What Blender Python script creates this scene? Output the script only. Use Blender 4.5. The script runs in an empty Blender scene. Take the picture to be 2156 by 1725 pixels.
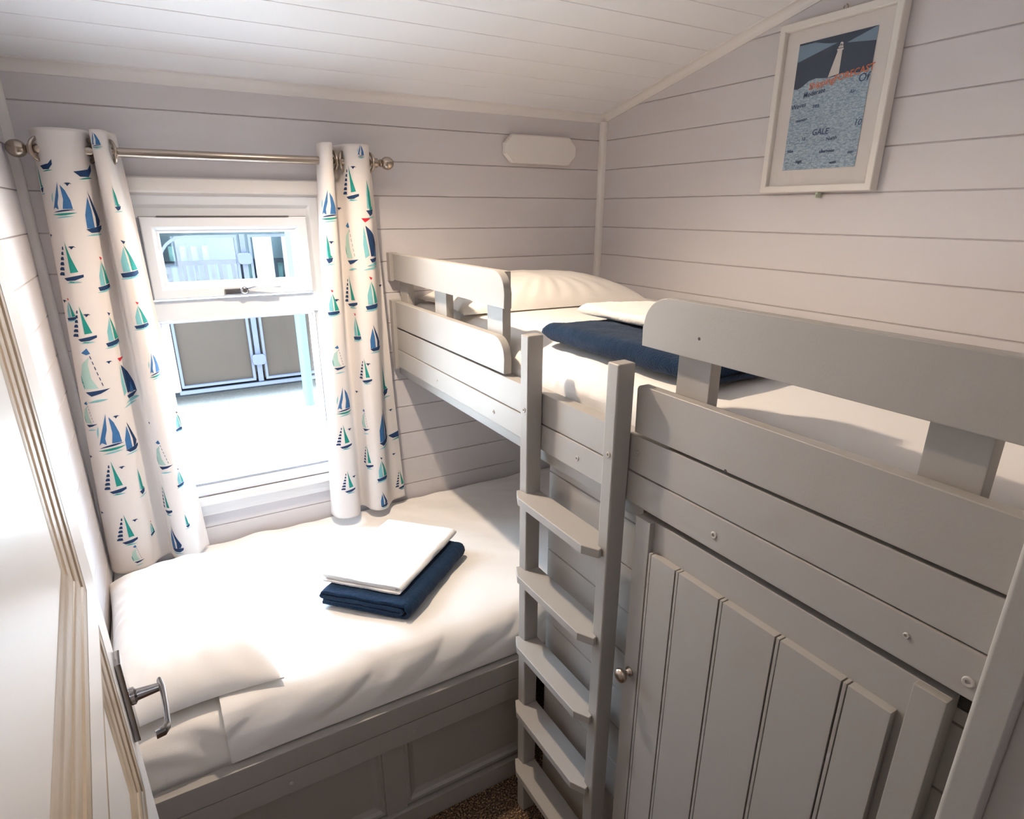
import bpy, bmesh, math, random
from mathutils import Vector, Matrix, noise
random.seed(7)
scene = bpy.context.scene
COL = scene.collection
CAM = {'f': 1293.719865, 'ppx': -1.554556, 'ppy': 48.712763, 'yaw': 0.52643, 'pitch': -0.345567, 'roll': 0.002426, 'x': -1.629482, 'y': -2.096591, 'z': 1.653155}
PI = math.pi

# ------------------------------------------------------------------ helpers
def link(name, me, parent=None):
    o = bpy.data.objects.new(name, me); COL.objects.link(o)
    if parent is not None: o.parent = parent
    return o

def finish(name, bm, mats, parent=None, smooth=None, recalc=True):
    if recalc: bmesh.ops.recalc_face_normals(bm, faces=bm.faces[:])
    me = bpy.data.meshes.new(name); bm.to_mesh(me); bm.free()
    if not isinstance(mats, (list, tuple)): mats = [mats]
    for m in mats: me.materials.append(m)
    if smooth is not None:
        me.shade_smooth()
        if smooth > 0: me.set_sharp_from_angle(angle=math.radians(smooth))
    o = link(name, me, parent)
    if smooth is not None and 20 <= smooth <= 40:
        wn = o.modifiers.new('weighted', 'WEIGHTED_NORMAL'); wn.keep_sharp = True; wn.weight = 100
    return o

def thing(name, label, cat, loc=(0, 0, 0), group=None):
    o = link(name, None); o.location = loc
    o['label'] = label; o['category'] = cat
    if group: o['group'] = group
    return o

def tag(o, label, cat, group=None):
    o['label'] = label; o['category'] = cat
    if group: o['group'] = group
    return o

def struct(o):
    o['kind'] = 'structure'; return o

def settle(root):
    """keep the children of a moved empty where they were modelled (world coordinates)"""
    inv = Matrix.Translation(root.location).inverted()
    for ch in root.children:
        if ch.type == 'MESH' and not ch.get('_s'):
            ch.data.transform(inv); ch['_s'] = 1
            for g in ch.children:
                if g.type == 'MESH': g.data.transform(inv)
            del ch['_s']

def box(bm, x0, x1, y0, y1, z0, z1, bev=0.0, seg=2, mi=0):
    n0 = len(bm.verts)
    vs = [bm.verts.new((x, y, z)) for x in (x0, x1) for y in (y0, y1) for z in (z0, z1)]
    F = [(0,1,3,2),(4,6,7,5),(0,4,5,1),(2,3,7,6),(0,2,6,4),(1,5,7,3)]
    fs = [bm.faces.new([vs[i] for i in f]) for f in F]
    for f in fs: f.material_index = mi
    if bev > 0:
        es = list({e for f in fs for e in f.edges})
        r = bmesh.ops.bevel(bm, geom=es, offset=bev, segments=seg, profile=.6, affect='EDGES')
        for f in r['faces']: f.material_index = mi
    return fs

def prism(bm, pts, axis, a0, a1, bev=0.0, seg=2, mi=0):
    """extrude a 2D outline along an axis; pts are the two other coordinates in xyz order"""
    def P(p, a):
        return {'x': (a, p[0], p[1]), 'y': (p[0], a, p[1]), 'z': (p[0], p[1], a)}[axis]
    A = [bm.verts.new(P(p, a0)) for p in pts]; B = [bm.verts.new(P(p, a1)) for p in pts]
    fs = [bm.faces.new(A), bm.faces.new(B[::-1])]
    n = len(pts)
    for i in range(n): fs.append(bm.faces.new([A[i], B[i], B[(i+1) % n], A[(i+1) % n]]))
    for f in fs: f.material_index = mi
    if bev > 0:
        es = list(set(list(fs[0].edges) + list(fs[1].edges)))
        bmesh.ops.bevel(bm, geom=es, offset=bev, segments=seg, profile=.6, affect='EDGES')

def lathe(bm, origin, axis, prof, n=32, mi=0):
    """revolve (r, h) profile about axis through origin"""
    ax = Vector(axis).normalized()
    t = Vector((0, 0, 1)) if abs(ax.z) < .9 else Vector((1, 0, 0))
    a = ax.cross(t).normalized(); b = ax.cross(a)
    o = Vector(origin); rings = []
    for r, h in prof:
        if r < 1e-6: rings.append([bm.verts.new(o + ax*h)])
        else: rings.append([bm.verts.new(o + ax*h + (a*math.cos(2*PI*k/n) + b*math.sin(2*PI*k/n))*r) for k in range(n)])
    for R0, R1 in zip(rings, rings[1:]):
        for k in range(n):
            q = []
            for v in (R0[k % len(R0)], R0[(k+1) % n % len(R0)], R1[(k+1) % n % len(R1)], R1[k % len(R1)]):
                if v not in q: q.append(v)
            if len(q) > 2:
                f = bm.faces.new(q); f.material_index = mi

def sweep(bm, pts, rads, n=12, cap=True, squash=None, mi=0):
    pts = [Vector(p) for p in pts]; rings = []
    up = None
    for i, p in enumerate(pts):
        d = (pts[min(i+1, len(pts)-1)] - pts[max(i-1, 0)]).normalized()
        if up is None: up = Vector((0, 0, 1)) if abs(d.z) < .9 else Vector((1, 0, 0))
        a = d.cross(up).normalized(); b = a.cross(d).normalized()
        r = rads[i] if isinstance(rads, (list, tuple)) else rads
        ra, rb = (r if isinstance(r, tuple) else (r, r))
        rings.append([bm.verts.new(p + a*math.cos(2*PI*k/n)*ra + b*math.sin(2*PI*k/n)*rb) for k in range(n)])
    for R0, R1 in zip(rings, rings[1:]):
        for k in range(n):
            f = bm.faces.new([R0[k], R0[(k+1) % n], R1[(k+1) % n], R1[k]]); f.material_index = mi
    if cap:
        bm.faces.new(rings[0][::-1]).material_index = mi; bm.faces.new(rings[-1]).material_index = mi

def mitred(bm, M, u0, u1, v0, v1, prof, mi=0, close=False):
    """frame round a rectangle; prof = [(inset, height)...] from the outside inwards; M maps (u, v, h) to the world"""
    rings = []
    for ins, h in prof:
        rings.append([bm.verts.new(M(u, v, h)) for u, v in ((u0+ins, v0+ins), (u1-ins, v0+ins), (u1-ins, v1-ins), (u0+ins, v1-ins))])
    if close: rings.append(rings[0])
    for A, B in zip(rings, rings[1:]):
        for k in range(4):
            f = bm.faces.new([A[k], A[(k+1) % 4], B[(k+1) % 4], B[k]]); f.material_index = mi
    return rings

def quad(bm, M, u0, u1, v0, v1, h, mi=0):
    f = bm.faces.new([bm.verts.new(M(*p, h)) for p in ((u0, v0), (u1, v0), (u1, v1), (u0, v1))]); f.material_index = mi
    return f

# ------------------------------------------------------------------ materials
def nodes(name):
    m = bpy.data.materials.new(name); m.use_nodes = True
    nt = m.node_tree; return m, nt, nt.nodes['Principled BSDF']

def lin(c):
    return tuple(((x/255)/12.92 if x/255 <= .04045 else ((x/255+.055)/1.055)**2.4) for x in c) + (1,)

def mat(name, rgb, rough=.5, metal=0, spec=.5, bump=0, bscale=60, var=0, vscale=4, detail=4, sheen=0, stretch=None, transl=0):
    m, nt, p = nodes(name)
    c = lin(rgb)
    p.inputs['Base Color'].default_value = c
    p.inputs['Roughness'].default_value = rough
    p.inputs['Metallic'].default_value = metal
    p.inputs['Specular IOR Level'].default_value = spec
    if sheen: p.inputs['Sheen Weight'].default_value = sheen
    tc = nt.nodes.new('ShaderNodeTexCoord'); mp = nt.nodes.new('ShaderNodeMapping')
    nt.links.new(tc.outputs['Object'], mp.inputs['Vector'])
    if stretch: mp.inputs['Scale'].default_value = stretch
    if var:
        n = nt.nodes.new('ShaderNodeTexNoise'); n.inputs['Scale'].default_value = vscale; n.inputs['Detail'].default_value = 5
        r = nt.nodes.new('ShaderNodeMapRange'); r.inputs['To Min'].default_value = 1-var; r.inputs['To Max'].default_value = 1+var
        h = nt.nodes.new('ShaderNodeVectorMath'); h.operation = 'SCALE'; h.inputs[0].default_value = c[:3]
        nt.links.new(mp.outputs[0], n.inputs['Vector']); nt.links.new(n.outputs['Fac'], r.inputs['Value'])
        nt.links.new(r.outputs[0], h.inputs['Scale']); nt.links.new(h.outputs[0], p.inputs['Base Color'])
    if bump:
        n2 = nt.nodes.new('ShaderNodeTexNoise'); n2.inputs['Scale'].default_value = bscale; n2.inputs['Detail'].default_value = detail
        b = nt.nodes.new('ShaderNodeBump'); b.inputs['Strength'].default_value = bump; b.inputs['Distance'].default_value = .002
        nt.links.new(mp.outputs[0], n2.inputs['Vector']); nt.links.new(n2.outputs['Fac'], b.inputs['Height']); nt.links.new(b.outputs[0], p.inputs['Normal'])
    if transl:
        t = nt.nodes.new('ShaderNodeBsdfTranslucent'); t.inputs[0].default_value = c
        mx = nt.nodes.new('ShaderNodeMixShader'); mx.inputs[0].default_value = transl
        out = nt.nodes['Material Output']
        nt.links.new(p.outputs[0], mx.inputs[1]); nt.links.new(t.outputs[0], mx.inputs[2]); nt.links.new(mx.outputs[0], out.inputs[0])
    return m

M_wall = mat('painted_cladding', (208, 204, 206), .55, bump=.12, bscale=45, var=.02, stretch=(1, 1, 6))
M_ceil = mat('ceiling_boards', (234, 235, 238), .5, bump=.08, bscale=40, var=.015)
M_trim = mat('white_trim', (226, 222, 219), .42, bump=.06, bscale=60)
M_pvc = mat('white_window_plastic', (222, 226, 232), .28)
M_gasket = mat('grey_gasket', (96, 98, 108), .6)
M_bunk = mat('grey_bunk_paint', (161, 157, 152), .42, bump=.10, bscale=220, var=.015, vscale=9, detail=5)
M_linen = mat('white_cotton', (240, 237, 233), .85, bump=.15, bscale=500, sheen=.1)
M_linen2 = mat('cream_cotton', (238, 233, 226), .85, bump=.15, bscale=500, sheen=.1)
M_navy = mat('navy_terry', (14, 42, 70), .95, spec=.2, bump=1.0, bscale=300, var=.3, vscale=120, sheen=.12)
M_wtowel = mat('white_terry', (245, 243, 240), .95, bump=.9, bscale=600, sheen=.2)
M_nickel = mat('brushed_nickel', (178, 166, 154), .26, metal=1, bump=.05, bscale=300, stretch=(1, 20, 20))
M_chrome = mat('satin_chrome', (170, 168, 170), .18, metal=1)
M_door = mat('white_door_foil', (230, 230, 232), .3, bump=.05, bscale=30)
M_mould = mat('beige_door_moulding', (176, 158, 134), .38, var=.08, vscale=30, stretch=(6, 6, 1))
M_screw = mat('painted_screw', (176, 171, 166), .35)
M_dark = mat('screw_recess', (60, 56, 54), .6)
M_cloth = mat('curtain_cloth', (238, 232, 228), .8, bump=.12, bscale=700, transl=.22)
M_ink = [mat('print_navy', (28, 62, 106), .8, var=.18, vscale=60, transl=.15), mat('print_blue', (62, 116, 170), .8, var=.2, vscale=70, transl=.15),
         mat('print_green', (30, 150, 140), .8, var=.25, vscale=60, transl=.15), mat('print_aqua', (130, 196, 204), .8, var=.12, vscale=80, transl=.15),
         mat('print_red', (200, 28, 48), .8, transl=.15), mat('print_mint', (180, 214, 206), .8, var=.06, vscale=80, transl=.15)]
M_frame = mat('white_picture_frame', (222, 218, 213), .38)
M_mount = mat('picture_mount', (222, 214, 210), .8)
M_lamp = None

def glassmat(name, tint=(1, 1, 1, 1), rough=0.0, f=1.45):
    m = bpy.data.materials.new(name); m.use_nodes = True; nt = m.node_tree
    for n in list(nt.nodes): nt.nodes.remove(n)
    o = nt.nodes.new('ShaderNodeOutputMaterial'); mx = nt.nodes.new('ShaderNodeMixShader')
    t = nt.nodes.new('ShaderNodeBsdfTransparent'); t.inputs[0].default_value = tint
    g = nt.nodes.new('ShaderNodeBsdfGlossy'); g.inputs['Roughness'].default_value = rough
    lw = nt.nodes.new('ShaderNodeLayerWeight'); lw.inputs['Blend'].default_value = .5
    pw = nt.nodes.new('ShaderNodeMath'); pw.operation = 'POWER'; pw.inputs[1].default_value = 5
    f0 = ((f-1)/(f+1))**2
    ma = nt.nodes.new('ShaderNodeMath'); ma.operation = 'MULTIPLY_ADD'; ma.inputs[1].default_value = 1-f0; ma.inputs[2].default_value = f0
    nt.links.new(lw.outputs['Facing'], pw.inputs[0]); nt.links.new(pw.outputs[0], ma.inputs[0]); nt.links.new(ma.outputs[0], mx.inputs[0]); nt.links.new(t.outputs[0], mx.inputs[1]); nt.links.new(g.outputs[0], mx.inputs[2])
    nt.links.new(mx.outputs[0], o.inputs[0]); return m
M_glass = glassmat('clear_glass', (.97, .985, .99, 1))

def emis(name, rgb, s):
    m, nt, p = nodes(name); p.inputs['Base Color'].default_value = (0, 0, 0, 1)
    p.inputs['Emission Color'].default_value = rgb + (1,); p.inputs['Emission Strength'].default_value = s; return m

# carpet: dark brown speckled pile
def carpet():
    m, nt, p = nodes('speckled_brown_carpet'); p.inputs['Roughness'].default_value = 1
    tc = nt.nodes.new('ShaderNodeTexCoord'); v = nt.nodes.new('ShaderNodeTexNoise'); v.inputs['Scale'].default_value = 190; v.inputs['Detail'].default_value = 3
    r = nt.nodes.new('ShaderNodeValToRGB'); e = r.color_ramp
    e.elements[0].position = .38; e.elements[0].color = lin((44, 33, 27)); e.elements[1].position = .68; e.elements[1].color = lin((186, 152, 112))
    k = e.elements.new(.52); k.color = lin((98, 76, 58))
    b = nt.nodes.new('ShaderNodeBump'); b.inputs['Strength'].default_value = 1; b.inputs['Distance'].default_value = .004
    nt.links.new(tc.outputs['Object'], v.inputs['Vector']); nt.links.new(v.outputs['Fac'], r.inputs[0]); nt.links.new(r.outputs[0], p.inputs['Base Color'])
    nt.links.new(v.outputs['Fac'], b.inputs['Height']); nt.links.new(b.outputs[0], p.inputs['Normal']); return m

# ------------------------------------------------------------------ room shell
PITCH = .105; ZL1 = 1.911
XL = -1.874; YF = -3.05
ZC = 1.998; SL = .222           # ceiling height at the window wall, slope towards the room
def ceil_z(y): return ZC - SL*y

def cladding(bm, M, u0, u1, z0, z1, mi=0, g=.0020, dp=.0045):
    """shiplap face with V grooves: strips between z0 and z1, M(u, z, h)"""
    zs = [(z0, 0)]
    k = int(math.floor((z0 - ZL1)/PITCH)) - 1
    while ZL1 + k*PITCH < z1:
        z = ZL1 + k*PITCH
        if z - g > z0 and z + g < z1: zs += [(z-g, 0), (z-g*.3, -dp), (z+g*.3, -dp), (z+g, 0)]
        k += 1
    zs.append((z1, 0))
    A = [bm.verts.new(M(u0, z, h)) for z, h in zs]; B = [bm.verts.new(M(u1, z, h)) for z, h in zs]
    for i in range(len(zs)-1):
        f = bm.faces.new([A[i], B[i], B[i+1], A[i+1]]); f.material_index = mi

def cut_ceiling(bm):
    bmesh.ops.bisect_plane(bm, geom=bm.verts[:]+bm.edges[:]+bm.faces[:], plane_co=(0, 0, ZC+.012), plane_no=Vector((0, SL, 1)).normalized(), clear_outer=True)

MB = lambda u, v, h: Vector((u, -h, v))           # back (window) wall, h into the room
WX0, WX1, WZ0, WZ1 = -1.668, -1.118, .762, 1.700  # window opening
bm = bmesh.new()
cladding(bm, MB, XL-.1, WX0, -.05, ZC+.02); cladding(bm, MB, WX1, .1, -.05, ZC+.02)
cladding(bm, MB, WX0, WX1, -.05, WZ0); cladding(bm, MB, WX0, WX1, WZ1, ZC+.02)
for a, b, c, d in ((XL-.1, WX0, -.4, 2.1), (WX1, .1, -.4, 2.1), (WX0, WX1, -.4, WZ0), (WX0, WX1, WZ1, 2.1)):
    box(bm, a, b, .006, .10, c, d)
struct(finish('wall_back', bm, M_wall, recalc=False))

bm = bmesh.new()
cladding(bm, lambda u, v, h: Vector((-h, u, v)), YF, 0, -.05, 2.9); box(bm, .006, .1, YF-.1, .1, -.4, 2.9)
cut_ceiling(bm); struct(finish('wall_right', bm, M_wall, recalc=False))
bm = bmesh.new()
cladding(bm, lambda u, v, h: Vector((XL+h, u, v)), YF, 0, -.05, 2.9); box(bm, XL-.1, XL-.006, YF-.1, .1, -.4, 2.9)
cut_ceiling(bm); struct(finish('wall_left', bm, M_wall, recalc=False))
# hallway end and the partition with the doorway the picture is taken through
bm = bmesh.new(); box(bm, XL, 0, YF-.08, YF, 0, 2.62); struct(finish('wall_hall', bm, M_wall))
bm = bmesh.new()
PY0, PY1 = -1.965, -1.905
for a, b, c in ((XL, -1.775, 2.40), (-.905, 0, 2.40)): box(bm, a, b, PY0, PY1, 0, c)
box(bm, -1.775, -.905, PY0, PY1, 1.975, 2.40)
struct(finish('wall_front', bm, M_wall))
bm = bmesh.new()
box(bm, XL-.1, .1, YF-.1, .1, -.06, 0); struct(finish('floor', bm, carpet()))

# ceiling: tongue and groove boards running along x
bm = bmesh.new()
ys = [.1]
yy = -.030
while yy > YF:
    ys.append(yy); yy -= .1
ys.append(YF-.1)
prev = None
prof = []
for i, y in enumerate(ys):
    if i in (0, len(ys)-1): prof.append((y, 0))
    else: prof += [(y+.0016, 0), (y+.0005, .0035), (y-.0005, .0035), (y-.0016, 0)]
A = [bm.verts.new((XL-.1, y, ceil_z(y)+h)) for y, h in prof]; B = [bm.verts.new((.1, y, ceil_z(y)+h)) for y, h in prof]
for i in range(len(prof)-1): bm.faces.new([A[i], A[i+1], B[i+1], B[i]])
A2 = [(.1, ceil_z(.1)+.012), (YF-.1, ceil_z(YF-.1)+.012), (YF-.1, ceil_z(YF-.1)+.09), (.1, ceil_z(.1)+.09)]
prism(bm, A2, 'x', XL-.1, .1)
struct(finish('ceiling', bm, M_ceil, recalc=False))

# scotia along the window wall and up the picture wall; corner battens
def scotia_pts(s=.026, n=6):
    out = [(0, 0), (s, 0), (s, -.004)]
    for i in range(1, n): 
        a = PI/2*i/n; out.append((s - .004 - (s-.008)*math.sin(a)+.004*0, -.004 - (s-.008)*(1-math.cos(a))))
    out += [(.004, -s), (0, -s)]
    return out
bm = bmesh.new()
sp = scotia_pts()
prism(bm, [(-p[0], ceil_z(-p[0]) + p[1] + .0) for p in sp], 'x', XL, 0)
struct(finish('trim_1', bm, M_trim, smooth=30))
bm = bmesh.new()
A = [bm.verts.new((-p[0], 0, ceil_z(0) + p[1])) for p in sp]; B = [bm.verts.new((-p[0], PY1, ceil_z(PY1) + p[1])) for p in sp]
n = len(sp)
for i in range(n): bm.faces.new([A[i], B[i], B[(i+1) % n], A[(i+1) % n]])
bm.faces.new(A); bm.faces.new(B[::-1])
struct(finish('trim_2', bm, M_trim, smooth=30))
def corner_batten(name, x0, x1):
    b = bmesh.new(); s = .021; sx = 1 if x1 > x0 else -1
    pts = [(x0, 0), (x0+sx*s, 0), (x0+sx*s, -s*.55), (x0+sx*s*.8, -s*.85), (x0+sx*s*.5, -s), (x0, -s)]
    prism(b, pts, 'z', .0, ZC-.022); struct(finish(name, b, M_trim, smooth=40))
corner_batten('trim_3', 0, -1); corner_batten('trim_4', XL, 0)

# door lining on the right of the doorway (its rounded edge shows at the right of the picture)
bm = bmesh.new()
def rounded(x0, x1, y0, y1, r, n=5):
    out = []
    for cx, cy, a0 in ((x1-r, y1-r, 0), (x0+r, y1-r, 90), (x0+r, y0+r, 180), (x1-r, y0+r, 270)):
        for i in range(n+1):
            a = math.radians(a0 + 90*i/n); out.append((cx+r*math.cos(a), cy+r*math.sin(a)))
    return out
prism(bm, rounded(-.945, -.880, -1.932, -1.894, .006), 'z', 0, 1.98)
prism(bm, rounded(-.938, -.900, -1.990, -1.930, .004), 'z', 0, 1.975)
struct(finish('trim_5', bm, M_bunk, smooth=35))
bm = bmesh.new()
prism(bm, rounded(-1.80, -1.765, -1.990, -1.894, .005), 'z', 0, 1.975)
box(bm, -1.80, -.880, -1.990, -1.894, 1.976, 2.03, .004)
struct(finish('trim_6', bm, M_trim, smooth=35))

# ------------------------------------------------------------------ window
win = struct(link('window_1', None)); win.location = ((WX0+WX1)/2, 0, WZ0)
bm = bmesh.new()   # architrave round the opening
mitred(bm, MB, -1.712, -1.074, .712, 1.742, [(0, 0), (0, .012), (.004, .015), (.036, .015), (.041, .012), (.042, .0), (.0475, 0), (.048, -.05)])
finish('architrave', bm, M_trim, win, smooth=30)
bm = bmesh.new()   # outer frame with mullion
mitred(bm, MB, WX0+.002, WX1-.002, WZ0+.002, WZ1-.002, [(0, -.075), (0, -.004), (.004, 0), (.026, 0), (.030, -.002), (.034, -.006), (.042, -.010), (.046, -.028), (.046, -.075)])
box(bm, WX0+.030, WX1-.030, .0, .07, 1.343, 1.402, .003)
box(bm, WX0+.030, WX1-.030, .008, .07, 1.634, WZ1-.030, .002)
for xa, xb in ((WX0+.030, -1.6190), (-1.1620, WX1-.030)): box(bm, xa, xb, .012, .07, WZ0+.03, WZ1-.03, .001)
mitred(bm, MB, -1.624, -1.158, .806, 1.345, [(0, -.005), (.003, -.005), (.009, -.016), (.013, -.018), (.014, -.030), (.014, -.06)])
finish('window_frame', bm, M_pvc, win, smooth=30)
bm = bmesh.new()   # thin dark gasket round the fixed pane
mitred(bm, MB, -1.6215, -1.1605, .8075, 1.3435, [(0, -.0045), (.0016, -.0042), (.0016, -.02)])
finish('gasket', bm, M_gasket, win)
bm = bmesh.new()
box(bm, -1.622, -1.160, .028, .032, .808, 1.343); finish('pane', bm, M_glass, win)
# top-hung casement
bm = bmesh.new()
mitred(bm, MB, -1.6185, -1.1628, 1.4075, 1.6365, [(0, -.03), (0, .010), (.003, .013), (.026, .013), (.031, .010), (.035, .004), (.040, .002), (.044, -.010), (.044, -.04)])
cas = finish('casement', bm, M_pvc, win, smooth=30)
bm = bmesh.new()
mitred(bm, MB, -1.6200, -1.1613, 1.406, 1.638, [(0, -.004), (.0, .0015), (.004, .0015)])
finish('casement_seal', bm, M_gasket, win)
bm = bmesh.new(); box(bm, -1.58, -1.20, .012, .016, 1.446, 1.600); finish('glass_pane', bm, M_glass, cas)
bm = bmesh.new()   # black trickle slot above the casement
box(bm, -1.575, -1.215, -.016, -.010, 1.6372, 1.6395, .0008); finish('vent_slot', bm, M_dark, win)
bm = bmesh.new()   # cockspur handle
box(bm, -1.428, -1.380, -.020, -.0125, 1.414, 1.430, .003)
lathe(bm, (-1.372, -.013, 1.424), (0, -1, 0), [(0, 0), (.013, 0), (.0135, .006), (.011, .011), (.0075, .014), (0, .015)], 24)
lathe(bm, (-1.372, -.027, 1.424), (0, -1, 0), [(.006, 0), (.006, .001), (0, .0015)], 16)
sweep(bm, [(-1.362, -.026, 1.428), (-1.345, -.030, 1.433), (-1.30, -.034, 1.432), (-1.268, -.033, 1.430)], [(.006, .0045), (.005, .004), (.0045, .0035), (.0035, .003)], 10)
finish('window_handle', bm, M_chrome, cas, smooth=40)
bm = bmesh.new()   # sill board
box(bm, -1.718, -1.068, -.030, .0, .742, .764, .005)
box(bm, -1.70, -1.086, -.014, .0, .700, .744, .003)
finish('window_sill', bm, M_trim, win, smooth=30)
settle(win)

# ------------------------------------------------------------------ outdoors
def gravel():
    m, nt, p = nodes('pale_gravel_ground'); p.inputs['Roughness'].default_value = 1
    tc = nt.nodes.new('ShaderNodeTexCoord')
    a = nt.nodes.new('ShaderNodeTexNoise'); a.inputs['Scale'].default_value = 28; a.inputs['Detail'].default_value = 6
    r = nt.nodes.new('ShaderNodeValToRGB'); e = r.color_ramp
    e.elements[0].color = lin((176, 172, 164)); e.elements[1].color = lin((226, 222, 214))
    b = nt.nodes.new('ShaderNodeTexNoise'); b.inputs['Scale'].default_value = 1.7; b.inputs['Detail'].default_value = 5
    s = nt.nodes.new('ShaderNodeValToRGB'); s.color_ramp.elements[0].position = .60; s.color_ramp.elements[1].position = .70
    mx = nt.nodes.new('ShaderNodeMixRGB'); mx.inputs[2].default_value = lin((150, 158, 100))
    nt.links.new(tc.outputs['Object'], a.inputs['Vector']); nt.links.new(tc.outputs['Object'], b.inputs['Vector'])
    nt.links.new(a.outputs['Fac'], r.inputs[0]); nt.links.new(b.outputs['Fac'], s.inputs[0])
    nt.links.new(s.outputs[0], mx.inputs[0]); nt.links.new(r.outputs[0], mx.inputs[1]); nt.links.new(mx.outputs[0], p.inputs['Base Color']); return m
GZ = -.35
bm = bmesh.new(); box(bm, -14, 14, .12, 16, GZ-.1, GZ); struct(finish('ground', bm, gravel()))

M_van = mat('cream_caravan_wall', (200, 198, 196), .45, spec=.08)
M_taupe = mat('taupe_panel', (42, 36, 31), .6, spec=.05, var=.2, vscale=1.2, bump=.1, bscale=8)
M_seal = mat('pale_grey_rubber_frame', (58, 61, 70), .5, spec=.08)
M_void = mat('chassis_and_dark_reflection', (22, 25, 29), .8, spec=.08)  # chassis, and the dark bars of the imitated fence reflection
M_reflection = mat('green_fence_reflection', (92, 116, 108), .9, spec=.08)  # green stripes of a fence mirrored in the panes, given as colour
M_bluepost = mat('pale_blue_post', (58, 74, 82), .5, spec=.08)
van = thing('caravan', 'pale neighbouring caravan with split glazed window and taupe lower panels seen outside the window', 'caravan', (-.6, 5.4, GZ))
VY = 5.0
bm = bmesh.new()   # body shell with an opening for the window, chassis and far side
box(bm, -5.2, -1.50, VY, VY+.06, -.14, 2.3, .01); box(bm, .62, 4.4, VY, VY+.06, -.14, 2.3, .01)
box(bm, -1.50, .62, VY, VY+.06, 1.46, 2.3, .01); box(bm, -5.2, 4.4, VY+.06, 7.4, 2.24, 2.3)
box(bm, -5.2, 4.4, VY+2.34, VY+2.40, -.14, 2.3); box(bm, -5.2, -5.14, VY, VY+2.4, -.14, 2.3); box(bm, 4.34, 4.4, VY, VY+2.4, -.14, 2.3)
finish('body', bm, M_van, van)
bm = bmesh.new(); box(bm, -5.1, 4.3, VY+.05, VY+2.3, -.20, -.14); finish('chassis', bm, M_void, van)
bm = bmesh.new()
box(bm, -1.50, .62, VY+.55, VY+.60, -.14, 1.46)
finish('interior_wall', bm, mat('pale_caravan_interior', (96, 106, 108), .8, spec=.08), van)
bm = bmesh.new()
box(bm, -1.50, -.745, VY+.01, VY+.04, -.09, .98, .006); box(bm, -.665, .62, VY+.01, VY+.04, -.09, .98, .006)
finish('lower_panel', bm, M_taupe, van)
bm = bmesh.new()
# rubber frames: left light has a rounded top corner
def rr(x0, x1, z0, z1, r, n=6, corners=(1, 0, 0, 0)):
    out = []
    for (cx, cz, a0, sx, sz), on in zip(((x0, z1, 180, 1, -1), (x1, z1, 90, -1, -1), (x1, z0, 0, -1, 1), (x0, z0, 270, 1, 1)), corners):
        if on:
            for i in range(n+1):
                a = math.radians(a0 - 90*i/n); out.append((cx+sx*r+r*math.cos(a), cz+sz*r+r*math.sin(a)))
        else: out.append((cx, cz))
    return out
def ring(bm, x0, x1, z0, z1, w, y0, y1, **k):
    O = rr(x0, x1, z0, z1, .26, **k); I = rr(x0+w, x1-w, z0+w, z1-w, .26-w, **k)
    n = len(O)
    vo = [[bm.verts.new((p[0], y, p[1])) for p in L] for L in (O, I) for y in (y0, y1)]
    for i in range(n):
        j = (i+1) % n
        for a, b in ((0, 2), (2, 3), (3, 1), (1, 0)): bm.faces.new([vo[a][i], vo[a][j], vo[b][j], vo[b][i]])
ring(bm, -1.49, -.760, -.10, 1.425, .026, VY-.02, VY+.02)
ring(bm, -.655, .60, -.10, 1.425, .026, VY-.02, VY+.02, corners=(0, 0, 0, 0))
box(bm, -.735, -.680, VY-.01, VY+.03, -.12, 1.43, .006)
box(bm, -1.52, .62, VY-.03, VY+.01, -.165, -.125, .008)
finish('window_rubber', bm, M_seal, van, smooth=30)
bm = bmesh.new(); box(bm, -1.485, -.765, VY, VY+.005, .98, 1.42); box(bm, -.65, .595, VY, VY+.005, .98, 1.42)
finish('tinted_glass', bm, glassmat('tinted_glass', (.86, .90, .92, 1), 0, 1.6), van)
bm = bmesh.new()  # bars modelled behind the panes in place of the fence's reflection
box(bm, -1.5, .6, VY+.25, VY+.28, 1.12, 1.165)
x = -1.42
while x < .6:
    box(bm, x, x+.030, VY+.25, VY+.28, .9, 1.12); x += .118 + .03*math.sin(x*17)
finish('fence_reflection_bars', bm, M_void, van)
bm = bmesh.new()  # green strips behind the glass that imitate the reflected fence
x = -1.38
while x < .6:
    box(bm, x, x+.05, VY+.34, VY+.36, .9, 1.11 + .2*(int(x*31) % 3 == 0)); x += .105
finish('fence_reflection_strips', bm, M_reflection, van)
for z in (1.19, .13):
    bm = bmesh.new()
    prism(bm, rounded(-.775, -.640, z-.055, z+.055, .03), 'y', VY-.055, VY-.02, .006)
    finish('catch', bm, M_seal, van, smooth=40)
settle(van)
bm = bmesh.new(); sweep(bm, [(-.30, 4.6, GZ), (-.30, 4.6, 1.0), (-.30, 4.6, 2.4)], .055, 16)
tag(finish('post', bm, M_bluepost, smooth=40), 'pale blue upright post standing outside in front of the caravan', 'post')

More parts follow.
